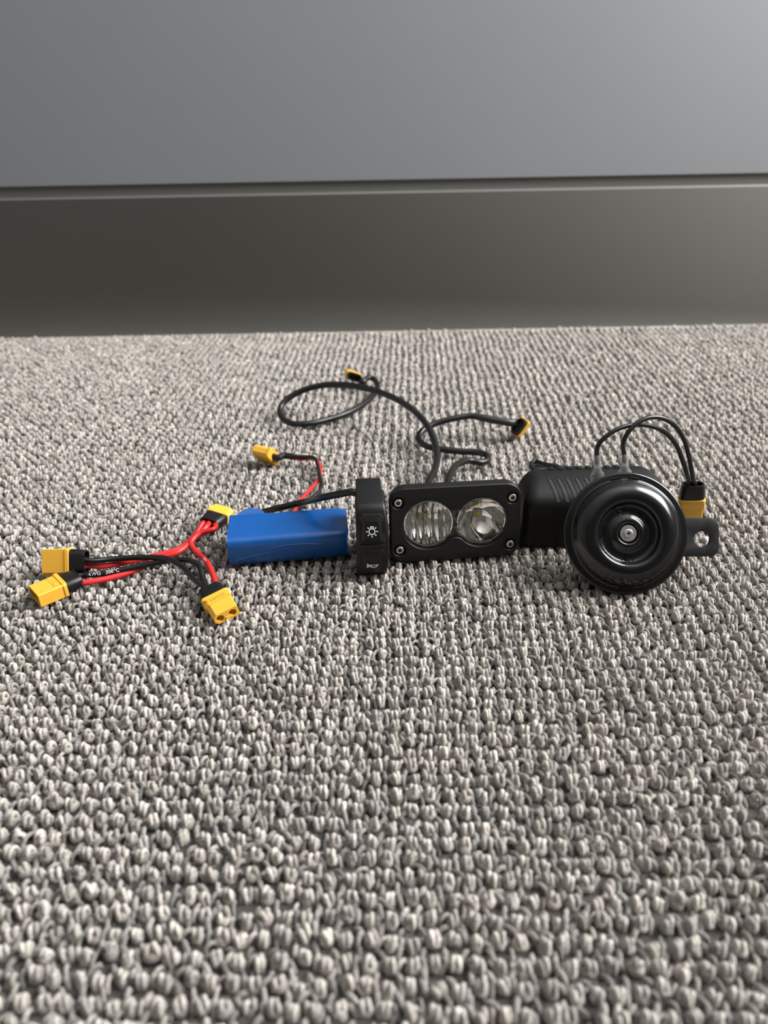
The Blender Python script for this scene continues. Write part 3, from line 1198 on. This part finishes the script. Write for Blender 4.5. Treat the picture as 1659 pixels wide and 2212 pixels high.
def headlight():
    p0, p1 = at(870, 1217, 0), at(1105, 1203, 0)
    yaw = math.atan2(p1.y - p0.y, p1.x - p0.x)
    mid = (p0 + p1) / 2
    L = thing('headlight', 'black twin-lens headlight with chrome reflectors standing between switch and horn', 'headlight',
              (mid.x - 1.4, mid.y - .3, GZ), (math.radians(-5.5), 0, yaw))
    W, Hh = 79.0, 48.0
    cz = 25.0
    T = Matrix.Translation((0, 0, cz)) @ FRONT           # plate plane: x right, y up, +z to the viewer
    eight = figure8(16.0, 15.85, 8.9)
    scr = [(-34.2, 15.0), (34.0, 14.6), (-33.6, -15.6), (33.8, -15.8)]
    mb = MB()
    plate(mb, rrect(-W / 2, -Hh / 2, W / 2, Hh / 2, 9.5, 10), [eight] + [circle(x, y, 3.5, 28) for x, y in scr],
          -4.5, 0, ch=1.3, steps=3, hole_ch=.9, mtx=T)
    bez = mb.build('bezel', M['black_metal'], L, sharp=28)
    # cast housing behind the bezel
    mb = MB()
    rows = []
    for y, i, r in ((4.4, .4, 9.0), (9.0, .6, 9.0), (10.0, 1.6, 8.5), (12, 4.5, 8), (27, 8, 7), (29, 10, 6)):
        rows.append([(x, y, z + cz) for x, z in rrect(-W / 2 + i, -Hh / 2 + i, W / 2 - i, Hh / 2 - i, r, 8)])
    loft(mb, rows, cap0=False)
    mb.build('housing', M['black_metal'], L, sharp=30)
    # frame that carries the reflectors
    R = 14.5
    mb = MB()
    plate(mb, figure8(16.0, 15.95, 9.0), [circle(-16, 0, R, 48), circle(16, 0, R, 48)], -3.6, -2.5, mtx=T)
    mb.build('reflector_frame', M['black_gap'], L)
    # rubber gasket round the glass
    mb = MB()
    plate(mb, figure8(16.0, 15.9, 8.95), [figure8(16.0, 15.2, 8.2)], -2.4, -1.0, ch=.3, steps=2, hole_ch=.3, mtx=T)
    mb.build('lens_gasket', M['gloss_black'], L)
    # bright rings at the mouths
    for sx in (-16, 16):
        mb = MB()
        a = []
        prof = [(R + .25, -2.6), (R + .25, -2.2), (R - .1, -2.1), (R - .45, -2.3), (R - .5, -2.9)]
        lathe(mb, prof, 56, T @ Matrix.Translation((sx, 0, 0)))
        mb.build('reflector_rim', M['mirror'], L)
    # reflectors
    depth = 11.5
    for sx in (-16, 16):
        mb = MB()
        nr, na = 34, 120
        V, F = [], []
        for j in range(nr + 1):
            r = 0.9 + (R - .5 - 0.9) * j / nr
            for k in range(na):
                a = 2 * PI * k / na
                x, y = r * math.cos(a), r * math.sin(a)
                z = -2.8 - depth * (1 - (r / R) ** 2)
                if sx < 0:                     # upright flutes spread the beam
                    z += .95 * (abs(math.sin(PI * (x + 1.0) / 4.0)) - .5) * min(1, (r / 3.5)) * (1 - .3 * r / R)
                V.append((x, y, z))
        for j in range(nr):
            for k in range(na):
                k2 = (k + 1) % na
                F.append([j * na + k, j * na + k2, (j + 1) * na + k2, (j + 1) * na + k])
        F.append(list(range(na)))
        mb.add(V, F, T @ Matrix.Translation((sx, 0, 0)))
        rf = mb.build('reflector', M['mirror'], L, sharp=60)
        # light source
        o = T @ Matrix.Translation((sx, 0, -2.8 - depth + .1))
        if sx > 0:
            mb = MB()
            plate(mb, rrect(-2.7, -2.7, 2.7, 2.7, .3, 3), [], 0, 1.1, ch=.15, steps=1, mtx=o)
            mb.build('led_base_or_image', M['led_pad'], rf)
            mb = MB()
            plate(mb, rrect(-1.7, -1.7, 1.7, 1.7, .4, 3), [], 1.0, 1.7, ch=.3, steps=2, mtx=o)
            mb.build('led_chip_or_image', M['phosphor'], rf)
        else:
            for dx in (-4.0, 0.0):  # second LED added to stand in for the reflected image in the flutes
                mb = MB()
                plate(mb, rrect(dx - 1.25, -2.6, dx + 1.25, 2.6, .3, 3), [], .4, 1.8, ch=.15, steps=1, mtx=o)
                mb.build('led_base_or_image', M['led_pad'], rf)
                mb = MB()
                plate(mb, rrect(dx - .7, -1.6, dx + .7, 1.6, .3, 3), [], 1.7, 2.3, ch=.2, steps=2, mtx=o)
                mb.build('led_chip_or_image', M['phosphor'], rf)
    # glass
    mb = MB()
    plate(mb, figure8(16.0, 15.3, 8.3), [], -1.6, -1.5, mtx=T)
    mb.build('lens', M['glass'], L)
    # socket-head screws
    for x, y in scr:
        o = T @ Matrix.Translation((x, y, 0))
        mb = MB()
        lathe(mb, [(0, -3.6), (3.45, -3.6), (3.45, -2.6), (0, -2.6)], 24, o)
        mb.build('screw_recess', M['black_gap'], bez)
        mb = MB()
        plate(mb, circle(0, 0, 2.45, 28), [circle(0, 0, 1.35, 6, a0=.3)], -2.7, -.1, ch=.45, steps=3, mtx=o, back=False)
        sw = mb.build('screw', M['steel'], bez, sharp=35)
        mb = MB()
        plate(mb, circle(0, 0, 1.36, 6, a0=.3), [], -2.6, -1.5, mtx=o)
        mb.build('hex_socket', M['steel_dark'], sw)

    # cable with a wide loop that ends in a yellow plug far back
    wire(L, 'looped_cable', [(33, 408, 22), at(925, 1045, 20), at(938, 1017, 15), at(944, 985, 12), at(938, 951, 14), at(917, 911, 20),
                             at(885, 880, 26), at(847, 858, 30), at(800, 841, 32), at(750, 832, 31), at(700, 832, 28), at(655, 843, 23),
                             at(622, 861, 17), at(606, 881, 11), at(609, 902, 6), at(628, 914, 4), at(660, 916, 3.5), at(705, 907, 3.5),
                             at(755, 890, 4), at(790, 869, 5), at(810, 849, 6), at(815, 832, 7.5), at(806, 818, 10), at(796, 816, 11),
                             at(784, 824, 10), at(776, 826, 9)], 2.75, M['black_wire'], n=8)
    inv = base_matrix(L).inverted()
    o = at(764, 813, 10)
    ax = Vector((-0.20, .93, -0.12))
    connector(L, 'plug', 'socket', inv @ pose(o, ax, (-0.92, -.30, .38)), boot=8, text=False)
    # second cable with a grey sleeve
    wire(L, 'short_cable', [(47, 408, 22), at(968, 1048, 20), at(975, 1020, 16), at(990, 1002, 11), at(1015, 995, 7), at(1038, 999, 5),
                            at(1053, 994, 4), at(1050, 983, 4), at(1030, 977, 4), at(990, 975, 4), at(950, 970, 4.5), at(918, 962, 6),
                            at(904, 948, 8), at(911, 932, 11), at(935, 917, 14), at(975, 905, 17), at(1012, 899, 18), at(1030, 899, 18)],
         2.6, M['black_wire'], n=8)
    wire(L, 'heat_shrink_sleeve', [at(1026, 898.5, 18), at(1045, 903, 17.5), at(1070, 908, 16.5), at(1095, 912, 15.5), at(1116, 914, 14)],
         3.15, M['sleeve'])
    o = at(1123, 923, 10)
    ax = Vector((.40, .82, -.48))
    connector(L, 'plug', 'socket', inv @ pose(o, ax, (.55, .10, .80)), boot=8, nose=11, text=False)
    return L


headlight()


# ------------------------------------------------------------------ converter box
def converter():
    X0, Y0 = 85.0, 394.5
    b = thing('converter_box', 'black ribbed plastic converter box with vent slots standing behind the horn', 'converter box',
              (X0, Y0, GZ), (0, 0, math.radians(1.5)))
    W, D, Hh = 91.0, 33.0, 41.5
    mb = MB()
    rows = []
    # stacked outlines in plan, the top eased with a slope at the front
    for z, fr, bk, sd, r in ((0.3, 2.2, 2.0, 2.2, 5), (1.2, .9, .8, .9, 6), (3, 0, 0, 0, 7), (24, 0, 0, 0, 7), (29, .3, 0, .3, 7), (32.5, 1.5, .1, 1.2, 7),
                             (35.0, 3.6, .3, 2.4, 7), (37.2, 7.0, .6, 4.0, 6), (39.0, 11.0, 1.0, 6.0, 5), (40.4, 15.5, 1.6, 8.5, 4), (41.2, 20, 2.6, 11.5, 3)):
        rows.append([(x, y, z) for x, y in rrect(sd, fr, W - sd, D - bk, r, 7)])
    loft(mb, rows)
    body = mb.build('shell', M['black_box'], b, sharp=40)
    # vent slots that lie on the sloping shoulder: raised rails with sunk slots between
    def shoulder(t):
        pr = [(1.0, 31.6), (3.6, 35.0), (7.0, 37.2), (11.0, 39.0), (15.5, 40.4), (18.5, 41.0)]
        f = t * (len(pr) - 1)
        i = min(int(f), len(pr) - 2)
        f -= i
        return pr[i][0] + (pr[i + 1][0] - pr[i][0]) * f, pr[i][1] + (pr[i + 1][1] - pr[i][1]) * f
    for k in range(8):
        x = 21 + k * 5.6
        mb = MB()
        n = 9
        V = []
        outl = []
        hw = 1.4
        side = []
        for i in range(n):
            t = .04 + .84 * i / (n - 1)
            y, z = shoulder(t)
            sl = -3.5 * t
            w = hw * (1 if i < n - 1 else .7)
            side.append((x + sl - w, x + sl + w, y, z))
        V = []
        for (xa, xb, y, z) in side:
            V += [(xa - .32, y, z - .25), (xa, y - .25, z + .30), (xa + .3, y - .2, z - .05), (xb - .3, y - .2, z - .05), (xb, y - .25, z + .30), (xb + .32, y, z - .25)]
        F = []
        for i in range(n - 1):
            for j in range(5):
                F.append([i * 6 + j, i * 6 + j + 1, (i + 1) * 6 + j + 1, (i + 1) * 6 + j])
        F.append([0, 1, 2, 3, 4, 5])
        F.append([(n - 1) * 6 + j for j in range(6)])
        mb.add(V, F)
        vs = mb.build('vent_slot', M['black_metal'], b, sharp=25)
        mb = MB()
        V = []
        for (xa, xb, y, z) in side:
            V += [(xa + .25, y - .22, z + .02), (xb - .25, y - .22, z + .02), (xb - .25, y + .2, z - .5), (xa + .25, y + .2, z - .5)]
        F = []
        for i in range(n - 1):
            for j in range(4):
                F.append([i * 4 + j, i * 4 + (j + 1) % 4, (i + 1) * 4 + (j + 1) % 4, (i + 1) * 4 + j])
        mb.add(V, F)
        mb.build('slot_opening', M['black_gap'], vs)
    # ribs across the rear top edge
    for k in range(9):
        x = 20 + k * 6
        mb = MB()
        plate(mb, rrect(x, D - 4.6, x + 3.6, D - .8, .6, 3), [], 39.6, 41.9, ch=.4, steps=2)
        mb.build('rear_rib', M['black_box'], b, sharp=40)
    # coiled lead behind the box
    wire(b, 'cable', [(132, 428, 14), at(1215, 1014, 24), at(1175, 1003, 23), at(1156, 997, 22), at(1149, 1000, 22), at(1148, 1009, 22),
                      at(1160, 1021, 22), at(1172, 1030, 22), (112, 429, 16)], 1.8, M['black_wire'])
    wire(b, 'cable', [at(1150, 1012, 12), at(1160, 1008, 16), at(1180, 1007, 20), at(1210, 1013, 22), at(1240, 1013, 24), at(1270, 1021, 24),
                      (138, 430, 14)], 1.8, M['black_wire'])
    return b


converter()


# ------------------------------------------------------------------ disc horn
def disc_horn():
    base = at(1353, 1283, 0)
    lean = math.radians(30)
    h = thing('disc_horn', 'round glossy black disc horn with silver centre bolt leaning on the converter box', 'horn',
              (base.x, base.y, GZ), (PI / 2 - lean, 0, math.radians(-2.0)))
    R = 34.6
    Cn = Matrix.Translation((0, R, 0))
    prof = [(0, 3.6), (5.3, 3.6), (5.5, 5.1), (6.0, 5.75), (6.9, 6.0), (8.0, 5.8), (9.2, 5.1), (10.4, 4.35), (11.8, 3.95), (13.6, 3.95), (15.2, 4.2), (16.2, 4.8),
            (16.7, 5.9), (17.1, 7.2), (17.6, 7.9), (18.6, 8.45), (20.2, 8.75), (22.2, 8.6), (24.4, 7.9), (26.4, 6.7), (28.0, 5.2), (29.2, 3.4), (29.9, 1.8),
            (30.4, 1.0), (31.2, .75), (33.4, .7), (34.2, .5), (34.6, 0), (34.5, -.7), (34.0, -1.2), (31, -1.4)]

    def dish(r):
        for (a, za), (b_, zb) in zip(prof, prof[1:]):
            if a <= r <= b_:
                return za + (zb - za) * (r - a) / max(b_ - a, 1e-6)
        return 0

    mb = MB()
    lathe(mb, prof, 96, Cn)
    face = mb.build('trumpet_disc', M['gloss_black'], h, sharp=42)
    mb = MB()
    lathe(mb, [(33.6, -1.2), (33.6, -2.6), (31.0, -3.2), (28.5, -4.2), (27.5, -8), (26, -12), (22, -15), (12, -17), (9, -19), (0, -19)], 72, Cn)
    mb.build('rear_shell', M['satin_black'], h, sharp=40)
    # crimped lips on the rim
    for a in (100, 82, -90):
        mb = MB()
        V, F = [], []
        n = 8
        wid = math.radians(7.5 if a == -90 else 5.5)
        for i in range(n + 1):
            t = math.radians(a) + (i / n - .5) * 2 * wid
            for r, z in ((30.6, .78), (30.7, 1.05), (31.2, 1.15), (31.8, 1.0), (32.0, .72)):
                V.append((r * math.cos(t), r * math.sin(t), z))
        for i in range(n):
            for j in range(4):
                F.append([i * 5 + j, i * 5 + j + 1, (i + 1) * 5 + j + 1, (i + 1) * 5 + j])
        F.append([0, 1, 2, 3, 4])
        F.append([n * 5 + j for j in range(5)])
        mb.add(V, F, Cn)
        mb.build('crimp_tab', M['gloss_black'], h)
    # centre bolt
    mb = MB()
    lathe(mb, [(4.7, 3.4), (4.7, 5.2), (4.4, 5.6), (2.7, 5.6), (2.5, 5.3), (2.3, 5.3), (2.2, 6.1), (1.9, 6.3), (.75, 6.3), (.7, 4.6), (0, 4.6)], 40, Cn)
    bolt = mb.build('centre_bolt', M['zinc'], h, sharp=30)
    mb = MB()
    lathe(mb, [(0, 4.7), (.69, 4.7), (.69, 4.9), (0, 4.9)], 16, Cn)
    mb.build('bolt_bore', M['steel_dark'], bolt)

    # embossed marks on the dish: letters stand with their tops outward, read clockwise
    def ring_text(s, ang, r, size, name='embossed_text'):
        V, F = text_geo(s, size, .42)
        out = []
        for x, y, z in V:
            rr = r + y
            t = math.radians(ang) - x / r
            out.append((rr * math.cos(t), rr * math.sin(t), dish(min(max(rr, 9), 16.4)) + z + .02))
        m = MB()
        m.add(out, F, Cn)
        return m.build(name, M['gloss_black'], face, sharp=40)

    ring_text('12V', -90, 13.7, 4.4)
    ring_text('1.0A', -137, 13.6, 3.4)
    ring_text('26/1', 174, 13.5, 4.0)
    ring_text('CHEE', 42, 13.6, 3.6)
    ring_text('DL-70', -8, 13.8, 3.4)
    # oval emblem with a stem and crossbar
    def surf(x, y, lift=.12):
        rr = math.hypot(x, y)
        return Vector((x, y, dish(min(max(rr, 8.5), 16.4)) + lift))
    m = MB()
    pts = [surf(-3.6 + 4.2 * math.cos(a) * math.cos(.12) - 2.5 * math.sin(a) * math.sin(.12),
                12.9 + 4.2 * math.cos(a) * math.sin(.12) + 2.4 * math.sin(a) * math.cos(.12)) for a in [2 * PI * i / 40 for i in range(41)]]
    tube(m, pts, .26, 8, caps=False)
    tube(m, catmull([surf(-4.9, 11.2), surf(-4.6, 12.3), surf(-3.9, 12.2), surf(-4.0, 10.4), surf(-3.9, 9.2), surf(-3.5, 7.6)], 6), .24, 8)
    tube(m, catmull([surf(-5.6, 9.8), surf(-4.0, 10.0), surf(-2.6, 10.2)], 4), .22, 8)
    m2 = m.build('embossed_emblem', M['gloss_black'], face)
    V, F = text_geo('18', 2.9, .22)
    m = MB()
    m.add([tuple(surf(-1.9 + x, 8.6 + y, z + .05)) for x, y, z in V], F, Cn)
    m.build('embossed_text', M['gloss_black'], face, sharp=40)
    for v in m2.data.vertices:
        v.co.y += R * MM
    # mounting bracket, a flat strap with an eye, in the plane of the disc
    mb = MB()
    strap = rrect(4, -13.4, 56.0, 9.0, [2, 5.5, 5.5, 2], 8)
    plate(mb, strap, [circle(46.3, -3.3, 4.5, 32)], -11.5, -9.2, ch=.35, steps=2, hole_ch=.25, mtx=Cn)
    mb.build('bracket', M['satin_black'], h, sharp=40)
    # blade terminals in clear sleeves
    ends = []
    for (px, py0, py1) in ((1289, 1036, 982), (1348, 1030, 980)):
        lo = atY(px + 2, py0, 386)
        hi = atY(px, py1, 388)
        d = (hi - lo)
        Lh = d.length
        inv = base_matrix(h).inverted()
        fr = pose(lo, d, (1, 0, 0))                   # x along, y width
        mb = MB()
        rows = []
        for u, w, t in ((-4, 4.4, 2.4), (0, 4.2, 2.3), (.22, 3.9, 2.2), (.34, 2.6, 2.1), (.46, 2.35, 2.2), (.75, 2.35, 2.3), (.78, 2.2, 2.2), (.99, 2.1, 2.1), (1.0, 2.0, 2.0)):
            xx = u * Lh if u >= 0 else u
            rows.append([(xx, w * math.cos(2 * PI * i / 20), t * math.sin(2 * PI * i / 20)) for i in range(20)])
        loft(mb, rows, inv @ fr, cap0=False, cap1=False)
        sl = mb.build('terminal_sleeve', M['clear_sleeve'], h, sharp=45)
        mb = MB()
        box(mb, -9, -3.1, -.4, Lh * .25, 3.1, .4, inv @ fr)
        box(mb, Lh * .2, -1.4, -1.1, Lh * .62, 1.4, 1.1, inv @ fr)
        mb.build('blade_terminal', M['zinc'], h)
        ends.append((lo.lerp(hi, .60), lo.lerp(hi, .8), hi))
    # boot, plug and the two arched wires
    top = at(1497, 1045, 29.0)
    inv = base_matrix(h).inverted()
    axis = Vector((0.10, 0.02, -1))
    org = top + axis.normalized() * 12
    con = connector(h, 'plug', 'socket', inv @ pose(org, axis, (1, -.22, .1)), boot=12, text=False)
    Ys = [389, 391, 394, 397, 400, 404, 408, 413]
    w1 = [(1292, 962), (1318, 936), (1352, 921), (1393, 918), (1432, 931), (1461, 962), (1477, 1003), (1486, 1034)]
    w2 = [(1346, 958), (1360, 930), (1386, 908), (1418, 901), (1450, 913), (1475, 944), (1489, 990), (1497, 1034)]
    for (e, w, dx) in ((ends[0], w1, -3.0), (ends[1], w2, 1.6)):
        pts = list(e[:2]) + [e[2]] + [atY(px, py, Y) for (px, py), Y in zip(w, Ys)]
        pts += [top + Vector((dx, 0, -1.0)), top + Vector((dx, 0, -7))]
        wire(h, 'wire', pts, 1.35, M['black_wire'])
    return h


disc_horn()
